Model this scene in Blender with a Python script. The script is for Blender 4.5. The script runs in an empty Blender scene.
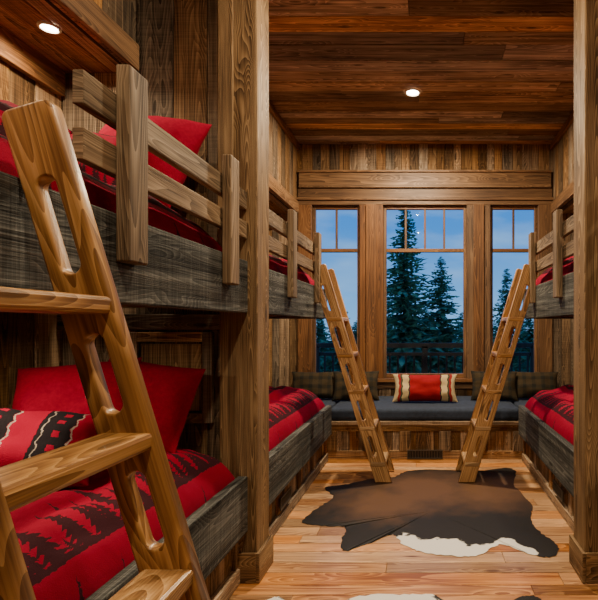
import bpy, bmesh, math, random
from mathutils import Vector, Matrix, noise
random.seed(7)
scene = bpy.context.scene
COL = scene.collection
F=480.0; VX=425.0; VY=326.0; H=1.28

# ------------------------------------------------------------------ materials
def newmat(name):
    m=bpy.data.materials.new(name); m.use_nodes=True
    nt=m.node_tree; b=nt.nodes['Principled BSDF']
    return m,nt,b
def N(nt,t,**kw):
    n=nt.nodes.new(t)
    for k,v in kw.items():
        if k.startswith('i_'):
            n.inputs[int(k[2:])].default_value=v
        else: setattr(n,k,v)
    return n
def math_(nt,op,a,b=None,c=None,clamp=False):
    n=nt.nodes.new('ShaderNodeMath'); n.operation=op; n.use_clamp=clamp
    for i,v in enumerate((a,b,c)):
        if v is None: continue
        if isinstance(v,(int,float)): n.inputs[i].default_value=v
        else: nt.links.new(v,n.inputs[i])
    return n.outputs[0]
def mixc(nt,f,a,b,mode='MIX'):
    n=nt.nodes.new('ShaderNodeMix'); n.data_type='RGBA'; n.blend_type=mode
    for s,v in ((n.inputs[0],f),(n.inputs[6],a),(n.inputs[7],b)):
        if isinstance(v,(int,float)): s.default_value=v
        elif isinstance(v,tuple): s.default_value=(*v,1) if len(v)==3 else v
        else: nt.links.new(v,s)
    return n.outputs[2]
def rng(nt,v,a,b,c=0.0,d=1.0):
    n=nt.nodes.new('ShaderNodeMapRange'); nt.links.new(v,n.inputs[0])
    for i,x in enumerate((a,b,c,d)): n.inputs[i+1].default_value=x
    return n.outputs[0]

def wood(name,dark,mid,light,rough=.5,var=.5,bump=.25,knots=.8,rings=36,sat_var=.1,spec=.4,ringw=.24,saw=0.0):
    m,nt,b=newmat(name); L=nt.links.new
    uv=N(nt,'ShaderNodeUVMap'); geo=N(nt,'ShaderNodeNewGeometry')
    r=geo.outputs['Random Per Island']
    cx=N(nt,'ShaderNodeCombineXYZ')
    L(math_(nt,'MULTIPLY',r,37.0),cx.inputs[0]); L(math_(nt,'MULTIPLY',r,91.0),cx.inputs[1]); L(math_(nt,'MULTIPLY',r,13.0),cx.inputs[2])
    va=N(nt,'ShaderNodeVectorMath',operation='ADD'); L(uv.outputs[0],va.inputs[0]); L(cx.outputs[0],va.inputs[1])
    base=va.outputs[0]
    def mapped(sx,sy):
        v=N(nt,'ShaderNodeVectorMath',operation='MULTIPLY'); L(base,v.inputs[0]); v.inputs[1].default_value=(sx,sy,1); return v.outputs[0]
    def noi(vec,det=4,dist=0.0):
        n=N(nt,'ShaderNodeTexNoise'); L(vec,n.inputs['Vector']); n.inputs['Scale'].default_value=1; n.inputs['Detail'].default_value=det; n.inputs['Distortion'].default_value=dist
        return n.outputs[0]
    vor=N(nt,'ShaderNodeTexVoronoi'); L(mapped(2.2,9.0),vor.inputs['Vector']); vor.inputs['Scale'].default_value=1
    kd=vor.outputs['Distance']
    kf=rng(nt,kd,0.06,.15,1.0,0.0)
    kbend=rng(nt,kd,0.0,.45,.12,0.0)
    n1=noi(mapped(.33,6.0),1.0,.1)
    n1=math_(nt,'ADD',n1,kbend)
    ring=math_(nt,'FRACT',math_(nt,'MULTIPLY',n1,float(rings)))
    ring=math_(nt,'POWER',ring,1.6)
    fine=rng(nt,noi(mapped(4,210.),2),.3,.7)
    streak=rng(nt,noi(mapped(.9,42.),4),.32,.68)
    broad=rng(nt,noi(mapped(1.6,5.0),5),.32,.68)
    f=math_(nt,'ADD',math_(nt,'ADD',math_(nt,'MULTIPLY',ring,ringw),math_(nt,'MULTIPLY',fine,.22)),math_(nt,'ADD',math_(nt,'MULTIPLY',broad,.26),math_(nt,'MULTIPLY',streak,.54-ringw)))
    if saw>0:
        sw=rng(nt,noi(mapped(140,3.),2),.35,.65)
        f=math_(nt,'ADD',math_(nt,'MULTIPLY',f,1-saw),math_(nt,'MULTIPLY',sw,saw))
    cr=N(nt,'ShaderNodeValToRGB'); L(f,cr.inputs[0])
    e=cr.color_ramp.elements; e[0].position=.24; e[0].color=(*dark,1); e[1].position=.78; e[1].color=(*light,1)
    x=e.new(.5); x.color=(*mid,1)
    wn=N(nt,'ShaderNodeTexWhiteNoise',noise_dimensions='1D'); L(math_(nt,'MULTIPLY',r,113.7),wn.inputs['W'])
    hs=N(nt,'ShaderNodeHueSaturation')
    L(cr.outputs[0],hs.inputs['Color'])
    L(rng(nt,r,0,1,1-var*.65,1+var*.65),hs.inputs['Value'])
    L(rng(nt,wn.outputs[0],0,1,1-sat_var*2,1+sat_var*.5),hs.inputs['Saturation'])
    L(rng(nt,wn.outputs[0],0,1,.508,.494),hs.inputs['Hue'])
    col=mixc(nt,math_(nt,'MULTIPLY',kf,knots),hs.outputs[0],tuple(c*.35 for c in dark))
    L(col,b.inputs['Base Color'])
    L(rng(nt,f,0,1,rough+.12,rough-.08),b.inputs['Roughness'])
    b.inputs['Specular IOR Level'].default_value=spec
    bp=N(nt,'ShaderNodeBump'); bp.inputs['Strength'].default_value=bump; bp.inputs['Distance'].default_value=.004
    L(f,bp.inputs['Height']); L(bp.outputs[0],b.inputs['Normal'])
    return m
def plain(name,col,rough=.6,metal=0.0,emit=None,es=0.0,nz=0.0):
    m,nt,b=newmat(name)
    b.inputs['Base Color'].default_value=(*col,1); b.inputs['Roughness'].default_value=rough; b.inputs['Metallic'].default_value=metal
    n=N(nt,'ShaderNodeTexNoise'); n.inputs['Scale'].default_value=40
    tc=N(nt,'ShaderNodeTexCoord'); nt.links.new(tc.outputs['Object'],n.inputs['Vector'])
    c=mixc(nt,rng(nt,n.outputs[0],.3,.7),tuple(x*(.85-nz) for x in col),tuple(min(1,x*(1.1+nz)) for x in col))
    nt.links.new(c,b.inputs['Base Color'])
    if emit: b.inputs['Emission Color'].default_value=(*emit,1); b.inputs['Emission Strength'].default_value=es
    return m

M_wall=wood('wall_barnwood',(.045,.022,.008),(.225,.118,.041),(.47,.275,.105),.65,.95,.5,sat_var=.22,spec=.2,rings=44,ringw=.3,saw=.08)
M_ceil=wood('ceiling_planks',(.09,.046,.018),(.36,.20,.082),(.66,.43,.21),.65,.9,.4,sat_var=.24,spec=.2)
M_post=wood('post_timber',(.065,.029,.008),(.215,.105,.030),(.40,.22,.07),.62,.2,.5,rings=60,ringw=.38,spec=.18)
M_trim=wood('trim_fir',(.085,.034,.009),(.23,.098,.026),(.38,.18,.052),.48,.3,.15,knots=.3,ringw=.3)
M_wtrim=wood('trim_window_fir',(.055,.021,.006),(.155,.064,.018),(.26,.12,.037),.45,.25,.12,knots=.2,ringw=.3)
M_gray=wood('weathered_gray',(.016,.016,.015),(.075,.074,.066),(.22,.215,.19),.75,.25,.8,rings=60,knots=.8,spec=.12,saw=.12)
M_lad=wood('ladder_wood',(.17,.075,.019),(.40,.205,.062),(.62,.36,.135),.30,.2,.12,rings=30,knots=.8,ringw=.36)
M_guard=wood('guard_wood',(.065,.032,.011),(.19,.105,.040),(.35,.21,.09),.62,.35,.4,sat_var=.15,spec=.18,ringw=.3)
M_floor=wood('floor_pine',(.20,.070,.016),(.44,.195,.055),(.64,.33,.115),.28,.65,.06,rings=30,knots=.8,ringw=.34)
M_dark=plain('dark_backing',(.02,.012,.008),.9)
M_black=plain('black_metal',(.010,.010,.012),.5,.3)
M_glow=plain('lamp_glow',(1,.9,.75),.5,0,(1,.9,.72),30.0)
M_ring=plain('lamp_ring',(.75,.7,.6),.35,.4)

def fabric(name,kind):
    m,nt,b=newmat(name); L=nt.links.new
    red=(.235,.002,.021); blk=(.012,.009,.011)
    tc=N(nt,'ShaderNodeTexCoord')
    sep=N(nt,'ShaderNodeSeparateXYZ')
    if kind=='bed':
        L(tc.outputs['Object'],sep.inputs[0])
        u=sep.outputs[1]; v=math_(nt,'ADD',math_(nt,'ABSOLUTE',sep.outputs[0]),math_(nt,'MULTIPLY',sep.outputs[2],.6))
    else:
        uvn=N(nt,'ShaderNodeUVMap'); L(uvn.outputs[0],sep.inputs[0])
        u=sep.outputs[0]; v=sep.outputs[1]
    nz=N(nt,'ShaderNodeTexNoise'); nz.inputs['Scale'].default_value=70; L(tc.outputs['Object'],nz.inputs['Vector'])
    jit=math_(nt,'MULTIPLY',math_(nt,'SUBTRACT',nz.outputs[0],.5),.018)
    v=math_(nt,'ADD',v,jit); u=math_(nt,'ADD',u,jit)
    if kind in('bed','pillow_tree'):
        def layer(p,q,off,hmin,salt):
            uu=math_(nt,'ADD',math_(nt,'DIVIDE',u,p),off)
            idx=math_(nt,'FLOOR',uu)
            wn=N(nt,'ShaderNodeTexWhiteNoise',noise_dimensions='1D'); L(math_(nt,'ADD',idx,salt),wn.inputs['W'])
            vv=math_(nt,'FRACT',math_(nt,'DIVIDE',v,q))
            hh=rng(nt,wn.outputs[0],0,1,hmin,.9)
            t=math_(nt,'DIVIDE',vv,hh)
            saw=math_(nt,'FRACT',math_(nt,'MULTIPLY',t,9.0))
            wdt=math_(nt,'MULTIPLY',math_(nt,'SUBTRACT',1.0,t),math_(nt,'SUBTRACT',.56,math_(nt,'MULTIPLY',saw,.36)))
            du=math_(nt,'ABSOLUTE',math_(nt,'SUBTRACT',math_(nt,'FRACT',uu),.5))
            return math_(nt,'LESS_THAN',du,wdt),vv
        a,vv=layer(.105,.34,0.0,.45,3.3); c,_=layer(.062,.34,.37,.2,17.1)
        g=math_(nt,'LESS_THAN',vv,.07)
        mk=math_(nt,'MAXIMUM',math_(nt,'MAXIMUM',a,c),g)
        col=mixc(nt,math_(nt,'MULTIPLY',mk,.9),red,blk)
    elif kind=='plainred':
        col=mixc(nt,rng(nt,nz.outputs[0],.3,.7),red,tuple(x*1.25 for x in red))
    elif kind=='native':
        q=math_(nt,'FRACT',math_(nt,'MULTIPLY',u,3.0))
        f=math_(nt,'FRACT',math_(nt,'MULTIPLY',v,10.0))
        zig=math_(nt,'MULTIPLY',math_(nt,'ABSOLUTE',math_(nt,'SUBTRACT',f,.5)),.10)
        w=math_(nt,'ADD',q,zig)
        c0=mixc(nt,math_(nt,'LESS_THAN',w,.58),red,blk)
        c1=mixc(nt,math_(nt,'LESS_THAN',math_(nt,'ABSOLUTE',math_(nt,'SUBTRACT',w,.60)),.014),c0,(.26,.21,.18))
        c2=mixc(nt,math_(nt,'LESS_THAN',math_(nt,'ABSOLUTE',math_(nt,'SUBTRACT',w,.12)),.012),c1,(.26,.21,.18))
        dots=math_(nt,'LESS_THAN',math_(nt,'ABSOLUTE',math_(nt,'SUBTRACT',f,.5)),.22)
        inb=math_(nt,'LESS_THAN',math_(nt,'ABSOLUTE',math_(nt,'SUBTRACT',q,.34)),.06)
        col=mixc(nt,math_(nt,'MULTIPLY',dots,inb),c2,red)
    elif kind=='stripe':
        au=math_(nt,'ABSOLUTE',math_(nt,'SUBTRACT',u,.5))
        tri=math_(nt,'ABSOLUTE',math_(nt,'SUBTRACT',math_(nt,'FRACT',math_(nt,'MULTIPLY',v,9.0)),.5))
        w=math_(nt,'ADD',au,math_(nt,'MULTIPLY',tri,.03))
        c1=mixc(nt,math_(nt,'LESS_THAN',w,.26),(.50,.38,.20),(.03,.03,.03))
        c2=mixc(nt,math_(nt,'LESS_THAN',w,.24),c1,(.26,.010,.016))
        c3=mixc(nt,math_(nt,'GREATER_THAN',w,.36),c2,(.05,.06,.04))
        c4=mixc(nt,math_(nt,'GREATER_THAN',w,.39),c3,(.25,.02,.02))
        col=mixc(nt,math_(nt,'GREATER_THAN',w,.43),c4,(.46,.36,.2))
    elif kind=='plaid':
        a=math_(nt,'LESS_THAN',math_(nt,'FRACT',math_(nt,'MULTIPLY',u,5.0)),.4); c=math_(nt,'LESS_THAN',math_(nt,'FRACT',math_(nt,'MULTIPLY',v,5.0)),.4)
        s=math_(nt,'MULTIPLY',math_(nt,'ADD',a,c),.5)
        col=mixc(nt,s,(.045,.032,.018),(.018,.018,.015))
    L(col,b.inputs['Base Color'])
    b.inputs['Roughness'].default_value=.92; b.inputs['Specular IOR Level'].default_value=.08
    wv=N(nt,'ShaderNodeTexNoise'); wv.inputs['Scale'].default_value=260; L(tc.outputs['Object'],wv.inputs['Vector'])
    w2=N(nt,'ShaderNodeTexNoise'); w2.inputs['Scale'].default_value=9; L(tc.outputs['Object'],w2.inputs['Vector'])
    bp=N(nt,'ShaderNodeBump'); bp.inputs['Strength'].default_value=.7; bp.inputs['Distance'].default_value=.014
    L(math_(nt,'ADD',math_(nt,'MULTIPLY',wv.outputs[0],.15),w2.outputs[0]),bp.inputs['Height']); L(bp.outputs[0],b.inputs['Normal'])
    return m
M_bed=fabric('blanket_tree_pattern','bed'); M_pred=fabric('pillow_red','plainred'); M_ptree=fabric('pillow_tree','pillow_tree')
M_pnat=fabric('pillow_native','native'); M_pstripe=fabric('pillow_stripe','stripe'); M_plaid=fabric('pillow_plaid','plaid')
M_navy=plain('bench_fabric',(.022,.034,.062),.9,nz=.1)
M_sheet=plain('mattress_ticking',(.25,.2,.16),.9)

# ------------------------------------------------------------------ mesh builder
class MB:
    def __init__(s): s.v=[];s.f=[];s.uv=[];s.mi=[]
    def box(s,x0,x1,y0,y1,z0,z1,mi=0,M=None,ax=None):
        lo=[min(x0,x1),min(y0,y1),min(z0,z1)]; hi=[max(x0,x1),max(y0,y1),max(z0,z1)]
        d=[hi[i]-lo[i] for i in range(3)]
        Lx=ax if ax is not None else d.index(max(d))
        ou,ov=random.uniform(0,20),random.uniform(0,20)
        b=len(s.v); P=[]
        for k in (0,1):
            for j in (0,1):
                for i in (0,1):
                    P.append((hi[0] if i else lo[0],hi[1] if j else lo[1],hi[2] if k else lo[2]))
        faces=[((0,2,3,1),2),((4,5,7,6),2),((0,1,5,4),1),((2,6,7,3),1),((0,4,6,2),0),((1,3,7,5),0)]
        for idx,n in faces:
            oth=[a for a in range(3) if a!=n]
            if n==Lx: ua,vaa=oth
            else:
                ua=Lx; vaa=[a for a in oth if a!=Lx][0]
            s.f.append(tuple(b+i for i in idx)); s.mi.append(mi)
            s.uv.append([(P[i][ua]+ou,P[i][vaa]+ov+n*.37) for i in idx])
        for p in P:
            s.v.append(tuple(M@Vector(p)) if M is not None else p)
    def obj(s,name,mats,parent=None,bevel=.004,smooth=False):
        me=bpy.data.meshes.new(name); me.from_pydata(s.v,[],s.f); uvl=me.uv_layers.new(name='UVMap')
        i=0
        for fi,p in enumerate(me.polygons):
            p.material_index=s.mi[fi]; p.use_smooth=smooth
            for c in s.uv[fi]:
                uvl.data[i].uv=c; i+=1
        for m in (mats if isinstance(mats,(list,tuple)) else [mats]): me.materials.append(m)
        o=bpy.data.objects.new(name,me); COL.objects.link(o)
        if bevel:
            bv=o.modifiers.new('bevel','BEVEL'); bv.width=bevel; bv.segments=2; bv.limit_method='ANGLE'
        if parent: o.parent=parent
        return o
def empty(name,loc=(0,0,0)):
    e=bpy.data.objects.new(name,None); e.empty_display_size=.1; COL.objects.link(e); return e

def boards(mb,plane,pos,t,a0,a1,b0,b1,w,run='b',jit=.004,mi=0,joints=0,gap=.0014):
    if run=='b': s0,s1,l0,l1=a0,a1,b0,b1
    else: s0,s1,l0,l1=b0,b1,a0,a1
    c=s0
    while c<s1-1e-4:
        ww=w*random.uniform(.75,1.25); e=min(c+ww,s1)
        if s1-e<w*.35: e=s1
        cuts=[l0,l1]
        if joints:
            q=l0+random.uniform(.2,1)*joints; cuts=[l0]
            while q<l1-.25: cuts.append(q); q+=joints*random.uniform(.7,1.3)
            cuts.append(l1)
        for k in range(len(cuts)-1):
            j=random.uniform(0,jit)*(1 if t>0 else -1)
            p0,p1=pos,pos+t-j
            g=gap
            sa,sb=c+g,e-g; la,lb=cuts[k]+ (g if joints else 0),cuts[k+1]
            if run=='b': A=(sa,sb);B=(la,lb)
            else: A=(la,lb);B=(sa,sb)
            lax={('x','b'):2,('x','a'):1,('y','b'):2,('y','a'):0,('z','b'):1,('z','a'):0}[(plane,run)]
            if plane=='x': mb.box(p0,p1,A[0],A[1],B[0],B[1],mi,ax=lax)
            elif plane=='y': mb.box(A[0],A[1],p0,p1,B[0],B[1],mi,ax=lax)
            else: mb.box(A[0],A[1],B[0],B[1],p0,p1,mi,ax=lax)
        c=e

# ------------------------------------------------------------------ room
ZC=3.375; YF=5.52; YB=-1.3; XW=1.85; XS=1.47; ZS=2.57; PC0=2.40; PC1=2.59
mb=MB(); boards(mb,'z',-.02,.02,-XW,XW,YB,YF+.02,.115,run='a',jit=.0006,joints=1.9,gap=.0018); mb.box(-XW-.1,XW+.1,YB-.1,YF+.1,-.08,-.02,1)
mb.obj('floor',[M_floor,M_dark],bevel=.0022)
mb=MB(); boards(mb,'z',ZC+.02,-.02,-XW,XW,YB,YF+.05,.17,run='a',jit=.010,joints=5.0,gap=.003); mb.box(-XW-.1,XW+.1,YB-.1,YF+.1,ZC+.021,ZC+.1,1)
mb.obj('ceiling',[M_ceil,M_dark])
for s,nm in((-1,'left'),(1,'right')):
    mb=MB()
    boards(mb,'x',s*(XW+.02),-s*.02,YB,YF,0,ZS,.17,jit=.009)
    mb.box(s*(XW+.021),s*(XW+.1),YB-.1,YF+.1,-.02,ZC+.1,1)
    boards(mb,'x',s*(XS+.02),-s*.02,YB,YF,ZS,ZC,.15)
    mb.box(s*(XS+.021),s*(XS+.04),YB,YF,ZS,ZC,1)
    boards(mb,'z',ZS+.02,-.02,min(s*XS,s*XW),max(s*XS,s*XW),YB,YF,.12,run='b')
    mb.obj('wall_'+nm,[M_wall,M_dark])
    mb=MB()
    a,b_=sorted((s*XW,s*XS))
    boards(mb,'y',2.46,-.02,a,b_,0,ZS,.17,jit=.01); boards(mb,'y',2.53,.02,a,b_,0,ZS,.16)
    a2,b2=sorted((s*XS,s*1.03))
    boards(mb,'y',2.46,-.02,a2,b2,0,ZC,.17,jit=.01); boards(mb,'y',2.53,.02,a2,b2,0,ZC,.16)
    mb.box(a,b_,2.461,2.529,0,ZS,1); mb.box(a2,b2,2.461,2.529,0,ZC,1)
    mb.obj('wall_partition_'+nm,[M_wall,M_dark])
    mb=MB()
    mb.box(s*XS,s*(XS-.025),YB,2.43,ZS,ZS+.13); mb.box(s*XS,s*(XS-.025),2.56,YF,ZS,ZS+.13)
    mb.box(s*XW,s*(XW-.03),YB,2.43,ZS-.13,ZS-.001); mb.box(s*XW,s*(XW-.03),2.56,YF,ZS-.13,ZS-.001)
    mb.box(s*XS,s*(XS-.03),2.56,YF,ZC-.07,ZC-.001)
    mb.obj('trim_'+nm,[M_trim])
    y=2.44
    mb=MB(); x0,x1,z0,z1=1.07,1.50,.79,1.25
    for (p,q,r_,t_) in((x0,x0+.05,z0,z1),(x1-.05,x1,z0,z1),(x0+.05,x1-.05,z1-.05,z1),(x0+.05,x1-.05,z0,z0+.05)):
        mb.box(s*p,s*q,y-.03,y,r_,t_)
    mb.box(s*(x0+.06),s*(x1-.06),y-.012,y,z0+.06,z1-.06)
    mb.box(s*1.03,s*(XW-.0),y-.03,y,1.26,1.34)
    mb.obj('trim_panel_'+nm,[M_wall])
    c=empty('timber_column'); XC=.84 if s<0 else .80
    mb=MB()
    mb.box(s*XC,s*1.03,PC0,PC1,0,ZC)
    mb.obj('shaft',[M_post],c,bevel=.008)
    mb=MB()
    mb.box(s*(XC-.018),s*XC,PC0-.018,PC1+.018,0,.15); mb.box(s*XC,s*1.03,PC0-.018,PC0,0,.15); mb.box(s*XC,s*1.03,PC1,PC1+.018,0,.15)
    mb.obj('base_trim',[M_post],c)
    mb=MB(); mb.box(s*.955,s*1.03,PC0-.02,PC0,1.62,ZC); mb.obj('face_batten',[M_post],c)
mb=MB(); boards(mb,'y',YB-.02,.02,-XW,XW,0,ZC,.17); mb.box(-XW-.1,XW+.1,YB-.1,YB-.021,-.02,ZC+.1,1); mb.obj('wall_rear',[M_wall,M_dark])

# window wall
mb=MB()
boards(mb,'y',YF+.02,-.02,-XW,XW,3.05,ZC,.10,jit=.012)
for s in(-1,1):
    a,b_=sorted((s*1.46,s*XW)); boards(mb,'y',YF+.02,-.02,a,b_,0,3.05,.1)
    mb.box(s*1.46,s*(XW+.1),YF+.021,YF+.12,-.02,ZC,1)
boards(mb,'y',YF+.02,-.02,-1.46,1.46,0,.66,.14)
mb.box(-1.46,1.46,YF+.021,YF+.12,-.02,.66,1); mb.box(-1.46,1.46,YF+.021,YF+.12,2.68,ZC,1)
mb.obj('wall_back',[M_wall,M_dark])
mb=MB()
mb.box(-XS+.03,XS-.03,YF-.05,YF+.0,2.86,3.03); mb.box(-XS+.03,XS-.03,YF-.07,YF,3.03,3.055)
mb.obj('trim_beam',[M_trim])
mb=MB()
mb.box(-1.46,1.46,YF-.02,YF+.1,2.67,2.86); mb.box(-1.48,1.48,YF-.04,YF-.02,2.72,2.75)
for a,b_ in((-1.46,-1.30),(-.75,-.48),(.48,.75),(1.30,1.46)):
    mb.box(a,b_,YF-.02,YF+.1,.68,2.67)
    if b_-a>.2:
        mb.box(a+.075,b_-.075,YF-.045,YF-.02,.70,2.67)
mb.box(-1.5,1.5,YF-.07,YF+.1,.64,.68); mb.box(-1.46,1.46,YF-.02,YF,.56,.64)
mb.obj('trim_window',[M_wtrim])
M_glass,nt,b=newmat('window_glass')
gl=N(nt,'ShaderNodeBsdfGlossy'); gl.inputs['Roughness'].default_value=.02
tr=N(nt,'ShaderNodeBsdfTransparent'); mx=N(nt,'ShaderNodeMixShader'); fr=N(nt,'ShaderNodeFresnel'); fr.inputs[0].default_value=1.10
nt.links.new(fr.outputs[0],mx.inputs[0]); nt.links.new(tr.outputs[0],mx.inputs[1]); nt.links.new(gl.outputs[0],mx.inputs[2])
nt.links.new(mx.outputs[0],nt.nodes['Material Output'].inputs[0])
for i,(a,b_,nv) in enumerate(((-1.30,-.75,1),(-.48,.48,3),(.75,1.30,1))):
    e=empty('window_%d'%(i+1)); mb=MB(); fw=.035
    y0,y1=YF+.03,YF+.075
    mb.box(a,a+fw,y0,y1,.68,2.67); mb.box(b_-fw,b_,y0,y1,.68,2.67)
    mb.box(a+fw,b_-fw,y0,y1,.68,.73); mb.box(a+fw,b_-fw,y0,y1,2.63,2.67)
    mb.box(a+fw,b_-fw,y0,y1,2.135,2.175)
    for k in range(nv):
        x=a+fw+(b_-a-2*fw)*(k+1)/(nv+1); mb.box(x-.012,x+.012,y0+.005,y1-.005,2.17,2.63)
    mb.obj('sash_frame',[M_wtrim],e)
    mb=MB(); mb.box(a+.02,b_-.02,YF+.05,YF+.054,.7,2.65); mb.obj('glass_pane',[M_glass],e,bevel=0)

# ------------------------------------------------------------------ soft goods
def comforter(name,s,xi,xo,y0,y1,zb,zt,parent,mat,seed=0,nx=60,ny=110):
    vs=[];fs=[]
    for j in range(ny+1):
        for i in range(nx+1):
            u=i/nx; v=j/ny
            uu=2*u-1; vv=2*v-1
            uu=math.sin(uu*math.pi/2); vv=math.sin(vv*math.pi/2)
            x=xi+(xo-xi)*(uu+1)/2; y=y0+(y1-y0)*(vv+1)/2
            prof=max(0,(1-abs(uu)**3.5))**.45*max(0,(1-abs(vv)**14))**.4
            n=noise.noise(Vector((x*3.2+seed,y*2.6,seed)))*.045+abs(noise.noise(Vector((x*7,y*4+seed,3))))*.045-.01
            z=zb+(zt-zb)*prof+n*prof
            vs.append((s*x,y,z))
    for j in range(ny):
        for i in range(nx):
            a=j*(nx+1)+i; q=(a,a+1,a+nx+2,a+nx+1)
            fs.append(q if s>0 else q[::-1])
    me=bpy.data.meshes.new(name); me.from_pydata(vs,[],fs); me.materials.append(mat)
    for p in me.polygons: p.use_smooth=True
    o=bpy.data.objects.new(name,me); COL.objects.link(o); o.parent=parent
    return o
def pillow(name,w,h,t,loc,rot,mat,seed=0,n=28):
    vs=[];fs=[];uvs=[]
    def pt(u,v,sd):
        pin=.09
        x=w/2*u*(1-pin*(1-v*v)*abs(u)**2); y=h/2*v*(1-pin*(1-u*u)*abs(v)**2)
        pr=(max(0,1-abs(u)**2.6)*max(0,1-abs(v)**2.6))**.55
        wr=noise.noise(Vector((x*9+seed,y*9,sd*3+seed)))*.03+noise.noise(Vector((x*20,y*20,seed)))*.01
        return (x,y,sd*(t/2*pr+wr*pr))
    for sd in(1,-1):
        b=len(vs)
        for j in range(n+1):
            for i in range(n+1):
                u=math.sin((2*i/n-1)*math.pi/2); v=math.sin((2*j/n-1)*math.pi/2)
                vs.append(pt(u,v,sd)); uvs.append(((u+1)/2,(v+1)/2*h/w))
        for j in range(n):
            for i in range(n):
                a=b+j*(n+1)+i; q=(a,a+1,a+n+2,a+n+1); fs.append(q if sd>0 else q[::-1])
    me=bpy.data.meshes.new(name); me.from_pydata(vs,[],fs); uvl=me.uv_layers.new(name='UVMap')
    for lp in me.loops: uvl.data[lp.index].uv=uvs[lp.vertex_index]
    bm=bmesh.new(); bm.from_mesh(me); bmesh.ops.remove_doubles(bm,verts=bm.verts,dist=1e-5)
    for f in bm.faces: f.smooth=True
    bm.to_mesh(me); bm.free(); me.materials.append(mat)
    o=bpy.data.objects.new(name,me); COL.objects.link(o); o.location=loc; o.rotation_euler=[math.radians(a) for a in rot]
    return o

# ------------------------------------------------------------------ bunk beds
def bunk(s,y0,y1,yu,gy0,gy1,posts,seed):
    e=empty('bunk_bed'); XR=.885
    mb=MB(); mb.box(s*XR,s*(XR+.05),y0,y1,.255,.53); mb.obj('lower_rail',[M_gray],e,bevel=.006)
    mb=MB(); mb.box(s*XR,s*(XR+.05),y0,yu,1.345,1.605)
    if yu<y1: mb.box(s*(XR+.05),s*(XW-.005),yu-.05,yu,1.345,1.605)
    mb.obj('upper_rail',[M_gray],e,bevel=.006)
    mb=MB(); boards(mb,'z',1.37,.03,min(s*(XR+.05),s*(XW-.01)),max(s*(XR+.05),s*(XW-.01)),y0,yu-.05,.14,run='b')
    mb.obj('upper_deck',[M_guard],e)
    mb=MB(); xb=XR+.045
    mb.box(s*(xb+.03),s*(xb+.05),y0,y1,0,.25)
    boards(mb,'x',s*(xb+.03),-s*.012,y0,y1,.05,.255,.09)
    n=4; Ls=(y1-y0)/n
    for k in range(n+1):
        yc=y0+k*Ls; a=max(y0,yc-.04); b_=min(y1,yc+.04); mb.box(s*xb,s*(xb+.03),a,b_,.06,.255)
    mb.box(s*(xb-.012),s*(xb+.03),y0,y1,0,.075)
    mb.box(s*xb,s*(xb+.03),y0,y1,.225,.2549)
    mb.obj('panelled_base',[M_wall],e)
    mb=MB()
    mb.box(s*(XR+.005),s*(XR+.035),gy0,gy1,1.86,1.95); mb.box(s*(XR+.005),s*(XR+.035),gy0,gy1,1.715,1.80)
    mb.obj('guard_boards',[M_guard],e)
    mb=MB()
    for p in posts: mb.box(s*(XR-.04),s*(XR),p-.048,p+.048,1.465,2.03)
    mb.obj('guard_posts',[M_guard],e,bevel=.005)
    mb=MB(); mb.box(s*(XR+.055),s*(XW-.02),y0+.01,y1-.03,.40,.56); mb.obj('lower_mattress',[M_sheet],e,bevel=.03)
    mb=MB(); mb.box(s*(XR+.055),s*(XW-.02),y0+.01,yu-.06,1.402,1.58); mb.obj('upper_mattress',[M_sheet],e,bevel=.03)
    comforter('lower_comforter',s,XR+.052,XW-.01,y0+.01,y1-.01,.50,.725,e,M_bed,seed)
    comforter('upper_comforter',s,XR+.052,XW-.01,y0+.01,yu-.055,1.56,1.80,e,M_bed,seed+9)
    return e
bunk(-1,.40,2.40,2.40,1.25,2.40,(1.42,2.14),1)
bunk(1,.40,2.40,2.40,1.25,2.40,(1.42,2.14),2)
bunk(-1,2.60,4.55,4.35,2.60,3.96,(3.13,3.88),3)
bunk(1,2.60,4.55,4.35,2.60,3.96,(3.13,3.88),4)

pillow('pillow',.50,.40,.22,(-1.31,2.22,.93),(68,8,-8),M_pred,1)
pillow('pillow',.50,.40,.22,(-1.53,2.10,.94),(60,-5,14),M_pred,2)
pillow('pillow',.58,.34,.22,(-1.47,1.70,.84),(32,4,18),M_pnat,3)
pillow('pillow',.50,.50,.22,(-1.31,2.22,2.06),(66,10,-6),M_pred,4)
pillow('pillow',.54,.42,.2,(-1.52,1.98,1.93),(50,-5,10),M_ptree,5)
pillow('pillow',.56,.40,.18,(-1.46,1.45,1.90),(30,6,20),M_ptree,5)
for s in(-1,1):
    pillow('pillow',.58,.42,.18,(s*1.37,2.80,.90),(-60,0,0),M_pred,6+s)
    pillow('pillow',.58,.42,.18,(s*1.37,2.80,2.00),(-60,0,0),M_pred,9+s)

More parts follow.
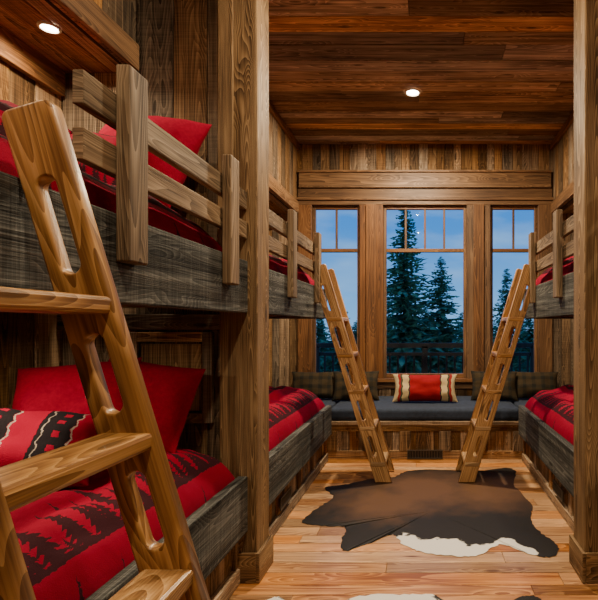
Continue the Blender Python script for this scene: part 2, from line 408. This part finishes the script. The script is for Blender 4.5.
# ------------------------------------------------------------------ ladders
def ladder(s,ya,yb,dz=0.0,W=.114,r=.021):
    e=empty('bunk_ladder'); x0,x1,zt=.335,.868,1.76
    Ln=math.hypot(x1-x0,zt); tx,tz=(x1-x0)/Ln,zt/Ln
    T=.036
    rz=[.15,.44,.735,1.03,1.325]
    def to(a,w,y): return (s*(x0+a*tx+w*tz),y,a*tz-w*tx+dz)
    cu=bpy.data.curves.new('tmp','CURVE'); cu.dimensions='2D'; cu.fill_mode='BOTH'; cu.extrude=T/2-.005; cu.bevel_depth=.005; cu.bevel_resolution=2; cu.offset=-.005
    def spl(pts):
        sp=cu.splines.new('POLY'); sp.points.add(len(pts)-1)
        for i,p in enumerate(pts): sp.points[i].co=(p[0],p[1],0,1)
        sp.use_cyclic_u=True
    k=tx/tz; h=W/2
    out=[(-h*k+.004,-h),(h*k+.004,h)]
    for i in range(7):
        a=math.pi/2*(i/6); out.append((Ln-.02+.02*math.sin(a),h-.02+.02*math.cos(a)))
    for i in range(7):
        a=math.pi/2*(i/6); out.append((Ln-.02+.02*math.cos(a),-h+.02-.02*math.sin(a)))
    spl(out)
    cz=[(.295,.175),(.587,.175),(.882,.175),(1.178,.18),(1.50,.22)]
    for z,l in cz:
        c=z/tz; pts=[]
        l2=l/2-r
        for i in range(13):
            a=-math.pi/2+math.pi*i/12; pts.append((c+l2+r*math.cos(a),.004+r*math.sin(a)))
        for i in range(13):
            a=math.pi/2+math.pi*i/12; pts.append((c-l2+r*math.cos(a),.004+r*math.sin(a)))
        spl(pts[::-1])
    co=bpy.data.objects.new('tmp',cu); COL.objects.link(co)
    bpy.context.view_layer.update()
    dg=bpy.context.evaluated_depsgraph_get()
    base=bpy.data.meshes.new_from_object(co.evaluated_get(dg))
    for nm,y in(('stringer_1',ya),('stringer_2',yb)):
        me=base.copy(); me.name=nm
        uvl=me.uv_layers.get('UVMap') or me.uv_layers.new(name='UVMap')
        for lp in me.loops:
            c=me.vertices[lp.vertex_index].co; uvl.data[lp.index].uv=(c.x+y*3,c.y+c.z*.8+y)
        me.uv_layers.active=uvl
        for v in me.vertices: v.co=to(v.co.x,v.co.y,y+v.co.z)
        bm=bmesh.new(); bm.from_mesh(me); bmesh.ops.remove_doubles(bm,verts=bm.verts,dist=1e-5); bmesh.ops.recalc_face_normals(bm,faces=bm.faces); bm.to_mesh(me); bm.free()
        me.materials.clear(); me.materials.append(M_lad)
        o=bpy.data.objects.new(nm,me); COL.objects.link(o); o.parent=e
    bpy.data.objects.remove(co)
    mb=MB()
    for z in rz:
        xc=x0+(x1-x0)*z/zt
        mb.box(s*(xc-W/2+.001),s*(xc+W/2-.001),ya-.021,yb+.021,z-.019+dz,z+.019+dz)
    mb.obj('treads',[M_lad],e,bevel=.009)
    return e
ladder(-1,.66,1.055); ladder(-1,3.90,4.22,.010,.128,.019); ladder(1,3.90,4.22,.010,.128,.019)

# ------------------------------------------------------------------ window bench
e=empty('window_bench'); Y0=4.60
mb=MB()
mb.box(-XW,XW,Y0+.03,Y0+.05,0,.33); mb.box(-XW,XW,Y0,YF-.001,.33,.365)
mb.box(-XW+.0,XW-.0,Y0+.01,Y0+.03,0,.08); mb.box(-.92,.92,Y0+.005,Y0+.03,.27,.33)
for x in(-.9,-.53,-.19,.19,.53,.9): mb.box(x-.055,x+.055,Y0+.004,Y0+.03,.08,.27)
boards(mb,'y',Y0+.03,-.01,-.9,.9,.08,.27,.08)
mb.obj('bench_case',[M_wall],e)
mb=MB(); mb.box(-.92,.92,Y0+.01,YF-.03,.368,.485); o=mb.obj('seat_cushion',[M_navy],e,bevel=.035)
o.modifiers['bevel'].segments=4
mb=MB(); mb.box(-1.80,-.93,Y0+.01,YF-.03,.368,.485); mb.box(.93,1.80,Y0+.01,YF-.03,.368,.485); mb.obj('side_cushions',[M_navy],e,bevel=.035)
pillow('throw_pillow',.68,.30,.16,(0,5.0,.635),(68,0,0),M_pstripe,11)
pillow('throw_pillow',.50,.34,.15,(-.74,5.15,.64),(62,0,6),M_plaid,12)
pillow('throw_pillow',.50,.34,.15,(.74,5.15,.64),(62,0,-6),M_plaid,13)
pillow('throw_pillow',.50,.32,.15,(-1.20,5.2,.64),(62,0,6),M_plaid,14)
pillow('throw_pillow',.50,.32,.15,(1.20,5.2,.64),(62,0,-6),M_plaid,15)

M_vent=plain('vent_metal',(.07,.06,.05),.4,.5)
def vent(cx,cy,cz,w,h,face):
    mb=MB()
    def b(a0,a1,z0,z1,d0,d1,mi=0):
        if face=='y': mb.box(cx+a0,cx+a1,cy-d1,cy-d0,cz+z0,cz+z1,mi)
        else:
            sg=1 if cx<0 else -1
            mb.box(cx+sg*d0,cx+sg*d1,cy+a0,cy+a1,cz+z0,cz+z1,mi)
    b(-w/2,w/2,-h/2,h/2,0,.003,1)
    b(-w/2,w/2,h/2-.01,h/2,.003,.009); b(-w/2,w/2,-h/2,-h/2+.01,.003,.009)
    b(-w/2,-w/2+.01,-h/2+.01,h/2-.01,.003,.009); b(w/2-.01,w/2,-h/2+.01,h/2-.01,.003,.009)
    n=int(w/.026)
    for k in range(1,n): b(-w/2+w*k/n-.004,-w/2+w*k/n+.004,-h/2+.01,h/2-.01,.003,.007)
    mb.obj('vent_grille',[M_vent,M_black],bevel=.001)
vent(0,Y0+.003,.05,.34,.085,'y')
vent(-.918,3.15,.15,.24,.08,'x'); vent(.918,3.3,.15,.24,.08,'x')

# ------------------------------------------------------------------ cowhide rugs
def unproj(px,py):
    d=H*F/(py-VY); return ((px-VX)*d/F,d)
M_hide,nt,b=newmat('cowhide')
at=N(nt,'ShaderNodeAttribute',attribute_name='fur'); tc=N(nt,'ShaderNodeTexCoord')
nz=N(nt,'ShaderNodeTexNoise'); nz.inputs['Scale'].default_value=5; nz.inputs['Detail'].default_value=8; nz.inputs['Roughness'].default_value=.65; nt.links.new(tc.outputs['Object'],nz.inputs['Vector'])
sp=N(nt,'ShaderNodeSeparateColor'); nt.links.new(at.outputs['Color'],sp.inputs[0])
j=math_(nt,'MULTIPLY',math_(nt,'SUBTRACT',nz.outputs[0],.5),.9)
dk=rng(nt,math_(nt,'ADD',sp.outputs[0],j),.25,.85); wh=rng(nt,math_(nt,'ADD',sp.outputs[1],math_(nt,'MULTIPLY',j,1.3)),.48,.53)
c=mixc(nt,dk,(.105,.050,.022),(.010,.008,.007)); c=mixc(nt,wh,c,(.80,.78,.73))
nt.links.new(c,b.inputs['Base Color']); b.inputs['Roughness'].default_value=.6; b.inputs['Specular IOR Level'].default_value=.3
f2=N(nt,'ShaderNodeTexNoise'); f2.inputs['Scale'].default_value=180; nt.links.new(tc.outputs['Object'],f2.inputs['Vector'])
bp=N(nt,'ShaderNodeBump'); bp.inputs['Strength'].default_value=.4; bp.inputs['Distance'].default_value=.004; nt.links.new(f2.outputs[0],bp.inputs['Height']); nt.links.new(bp.outputs[0],b.inputs['Normal'])
def hide(pts,whites,browns,cen,zoff=.001):
    n=len(pts); out=[]
    for i in range(n):
        p0,p1,p2,p3=[Vector(pts[(i+k-1)%n]) for k in range(4)]
        for q in range(8):
            t=q/8
            p=.5*((2*p1)+(-p0+p2)*t+(2*p0-5*p1+4*p2-p3)*t*t+(-p0+3*p1-3*p2+p3)*t**3)
            jj=.008
            out.append(p+Vector((random.uniform(-jj,jj),random.uniform(-jj,jj))))
    R=26; vs=[];fs=[]; c=Vector(cen); m=len(out)
    def z(p,r): return zoff+.005*(1-r**6)+.002*(1+noise.noise(Vector((p.x*5,p.y*5,0))))
    vs.append((c.x,c.y,z(c,0)))
    for r in range(1,R+1):
        for p in out:
            q=c+(p-c)*(r/R); vs.append((q.x,q.y,z(q,r/R)))
    for k in range(m): fs.append((0,1+k,1+(k+1)%m))
    for r in range(R-1):
        for k in range(m):
            a=1+r*m; fs.append((a+k,a+m+k,a+m+(k+1)%m,a+(k+1)%m))
    me=bpy.data.meshes.new('hide'); me.from_pydata(vs,[],fs); ca=me.color_attributes.new('fur','FLOAT_COLOR','POINT')
    for i,v in enumerate(vs):
        p=Vector((v[0],v[1])); dkv=1.0
        for (x,y,rr) in browns: dkv=min(dkv,max(0,((p-Vector((x,y))).length/rr)))
        w=0
        for (x,y,rr) in whites: w=max(w,1-(p-Vector((x,y))).length/rr*.5)
        ca.data[i].color=(min(1,dkv),max(0,w),0,1)
    me.materials.append(M_hide)
    for p in me.polygons: p.use_smooth=True
    bm=bmesh.new(); bm.from_mesh(me); bmesh.ops.recalc_face_normals(bm,faces=bm.faces)
    if sum(f.normal.z for f in bm.faces)<0: bmesh.ops.reverse_faces(bm,faces=bm.faces)
    bm.to_mesh(me); bm.free()
    o=bpy.data.objects.new('cowhide_rug',me); COL.objects.link(o)
P=[(302,522),(318,508),(333,497),(325,488),(345,485),(372,479),(395,477),(408,471),(440,470),(480,471),(505,468),(516,472),(514,485),(532,505),(530,518),(540,532),(558,546),(553,557),(530,555),(500,545),(478,556),(450,556),(425,553),(405,546),(392,535),(370,543),(345,551),(341,541),(346,528),(322,526)]
def U(x,y,r): a=unproj(x,y); return (a[0],a[1],r)
hide([unproj(*p) for p in P],[U(430,553,.18),U(455,556,.18),U(480,556,.16),U(402,545,.14),U(505,549,.10),U(528,554,.06)],[U(425,490,.7),U(385,503,.55),U(490,492,.6)],unproj(432,512))
pts2=[(-.70,2.27),(-.62,2.20),(-.45,2.12),(-.34,2.26),(-.1,2.285),(.06,2.27),(.16,2.15),(.36,2.18),(.46,2.27),(.54,2.24),(.47,2.0),(.40,1.7),(.5,1.35),(.62,1.2),(.5,1.12),(.25,1.2),(-.1,1.05),(-.4,1.2),(-.62,1.1),(-.7,1.2),(-.52,1.5),(-.52,1.85),(-.62,2.1),(-.74,2.2)]
hide(pts2,[(-.15,2.2,.22),(-.65,2.25,.1),(0,1.6,.2)],[(-.1,1.8,.5)],(-.05,1.75),.001)

# ------------------------------------------------------------------ recessed lights, plus added ceiling fill
def can(x,y,z,r,power,col=(1,.80,.54),size=.12,spread=165,name='recessed_or_fill_light'):
    e=empty(name)
    bm=bmesh.new(); n=40
    prof=[(r*1.35,0),(r*1.33,-.006),(r*1.02,-.008),(r,0.0),(r*.96,.0)]
    rings=[]
    for (rr,zz) in prof:
        rings.append([bm.verts.new((x+rr*math.cos(2*math.pi*k/n),y+rr*math.sin(2*math.pi*k/n),z+zz-.001)) for k in range(n)])
    for a,b_ in zip(rings,rings[1:]):
        for k in range(n): bm.faces.new((a[k],a[(k+1)%n],b_[(k+1)%n],b_[k]))
    me=bpy.data.meshes.new('ring'); bm.to_mesh(me); bm.free(); me.materials.append(M_ring); o=bpy.data.objects.new('trim_ring',me); COL.objects.link(o); o.parent=e
    bm=bmesh.new(); vs=[bm.verts.new((x+r*.97*math.cos(2*math.pi*k/n),y+r*.97*math.sin(2*math.pi*k/n),z-.002)) for k in range(n)]; bm.faces.new(vs[::-1])
    me=bpy.data.meshes.new('lens'); bm.to_mesh(me); bm.free(); me.materials.append(M_glow); o=bpy.data.objects.new('lens',me); COL.objects.link(o); o.parent=e
    l=bpy.data.lights.new('bulb','AREA'); l.shape='DISK'; l.size=size; l.energy=power; l.color=col; l.spread=math.radians(spread)
    lo=bpy.data.objects.new('bulb',l); COL.objects.link(lo); lo.location=(x,y,z-.02); lo.parent=e
can(-.11,4.30,ZC,.055,125,spread=178)
can(-.11,2.2,ZC,.055,42,spread=178)  # added fill light in fixture form, above the frame and unseen
can(-.11,.4,ZC,.055,42,spread=178)  # second added fill, unseen over the camera, evens out the room light
for s in(-1,1):
    can(s*1.62,2.07,ZS,.032,7,size=.07); can(s*1.62,.7,ZS,.032,5,size=.07); can(s*1.64,3.6,ZS,.032,8,size=.07)
    can(s*1.5,1.5,1.365,.03,8,name='puck_light',size=.06); can(s*1.5,3.5,1.365,.03,6,name='puck_light',size=.06)

# ------------------------------------------------------------------ outside
M_needle,nt,b=newmat('needles'); tc=N(nt,'ShaderNodeTexCoord'); nz=N(nt,'ShaderNodeTexNoise'); nz.inputs['Scale'].default_value=4; nt.links.new(tc.outputs['Object'],nz.inputs['Vector'])
c=mixc(nt,rng(nt,nz.outputs[0],.35,.65),(.045,.14,.085),(.22,.38,.17)); nt.links.new(c,b.inputs['Base Color']); b.inputs['Roughness'].default_value=.9
M_bark=plain('bark',(.05,.035,.025),.9)
def pine(x,y,z0,ht,rad,seed):
    rnd=random.Random(seed); bm=bmesh.new()
    n=8
    a=[bm.verts.new((.07*math.cos(k*2*math.pi/n)*ht/6,.07*math.sin(k*2*math.pi/n)*ht/6,0)) for k in range(n)]
    t=bm.verts.new((0,0,ht))
    for k in range(n): f=bm.faces.new((a[k],a[(k+1)%n],t)); f.material_index=1
    nbr=int(ht*170)
    for i in range(nbr):
        q=rnd.random()**1.1; z=ht*(.06+.94*q)
        lump=.8+.35*noise.noise(Vector((q*9,seed,0)))
        R=rad*((1-q)**.7)*lump+.04
        an=rnd.uniform(0,2*math.pi); r=R*rnd.uniform(.45,1.15); up=rnd.uniform(-.35,.2)
        d=Vector((math.cos(an),math.sin(an),0)); sd=Vector((-d.y,d.x,0))
        S=4
        for m_ in range(S):
            t0=m_/S; t1=(m_+1.3)/S
            p=d*r*t0+Vector((0,0,z+up*r*t0*t0)); p1=d*r*t1+Vector((0,0,z+up*r*t1*t1))
            w=.13*r*(1-t0*.6)+.035
            for sg in(-1,1):
                v=[bm.verts.new(p),bm.verts.new(p+sd*sg*w+d*w*.6+Vector((0,0,rnd.uniform(-.9,.1)*w))),bm.verts.new(p1)]
                bm.faces.new(v)
    me=bpy.data.meshes.new('pine'); bm.to_mesh(me); bm.free(); me.materials.append(M_needle); me.materials.append(M_bark)
    o=bpy.data.objects.new('pine_tree',me); COL.objects.link(o); o.location=(x,y,z0); return o
def PX(px,d): return (px-VX)*d/F
def PZ(py,d): return H-(py-VY)*d/F
gz=-1.5
for px,py,d,rad,sd in((404,202,15,1.7,1),(441,256,15.5,1.6,2),(338,292,18,1.2,3),(318,308,20,1.2,4),(507,268,17,1.3,5),(530,300,19,1.3,6),(388,305,20,1.1,7),(462,312,20,1.1,8),(425,305,22,1.2,9),(355,322,22,1.2,10),(550,300,22,1.3,11)):
    zt=PZ(py,d); pine(PX(px,d),d,gz,zt-gz,rad,sd)
for i in range(16):
    d=32+random.uniform(-3,5); px=290+i*18+random.uniform(-6,6); zt=PZ(random.uniform(312,326),d); pine(PX(px,d),d,-3.5,zt+3.5,1.7,40+i)
M_ground=plain('forest_ground',(.16,.24,.17),1.0,nz=.2)
mb=MB(); mb.box(-60,60,8.2,90,-1.7,-1.5); mb.obj('ground',[M_ground],bevel=0)
mb=MB(); boards(mb,'z',-.12,.03,-4,4,5.66,7.3,.14,run='a'); mb.obj('balcony_deck',[M_gray],bevel=0)
mb=MB(); y=7.1
mb.box(-4,4,y-.04,y+.04,.96,1.03); mb.box(-4,4,y-.02,y+.02,.84,.89); mb.box(-4,4,y-.02,y+.02,.02,.06)
x=-4.0
while x<=4: mb.box(x-.014,x+.014,y-.014,y+.014,.06,.88); x+=.12
for x in(-3.2,-1.6,0,1.6,3.2): mb.box(x-.04,x+.04,y-.04,y+.04,-.09,.98)
mb.obj('balcony_railing',[M_black],bevel=0)

# ------------------------------------------------------------------ world
w=bpy.data.worlds.new('dusk'); scene.world=w; w.use_nodes=True; nt=w.node_tree; bg=nt.nodes['Background']
tc=N(nt,'ShaderNodeTexCoord'); sp=N(nt,'ShaderNodeSeparateXYZ'); nt.links.new(tc.outputs['Generated'],sp.inputs[0])
cr=N(nt,'ShaderNodeValToRGB'); nt.links.new(sp.outputs[2],cr.inputs[0])
e_=cr.color_ramp.elements; e_[0].position=0.0; e_[0].color=(.16,.42,.78,1); e_[1].position=.5; e_[1].color=(.015,.12,.52,1)
x=e_.new(.2); x.color=(.035,.22,.66,1)
mp=N(nt,'ShaderNodeMapping'); mp.inputs['Scale'].default_value=(2.2,2.2,8); nt.links.new(tc.outputs['Generated'],mp.inputs[0])
nz=N(nt,'ShaderNodeTexNoise'); nz.inputs['Scale'].default_value=2.4; nz.inputs['Detail'].default_value=6; nt.links.new(mp.outputs[0],nz.inputs['Vector'])
c=mixc(nt,rng(nt,nz.outputs[0],.45,.7,0,.5),cr.outputs[0],(.28,.50,.78)); nt.links.new(c,bg.inputs[0]); bg.inputs[1].default_value=1.45

# ------------------------------------------------------------------ camera
cd=bpy.data.cameras.new('camera'); cam=bpy.data.objects.new('camera',cd); COL.objects.link(cam)
cam.location=(0,0,H); cam.rotation_euler=(math.pi/2,0,0); cd.sensor_fit='HORIZONTAL'; cd.sensor_width=36; cd.lens=36*F/598
cd.shift_x=-(VX-299)/598; cd.shift_y=(VY-300)/598; cd.clip_start=.05
scene.camera=cam
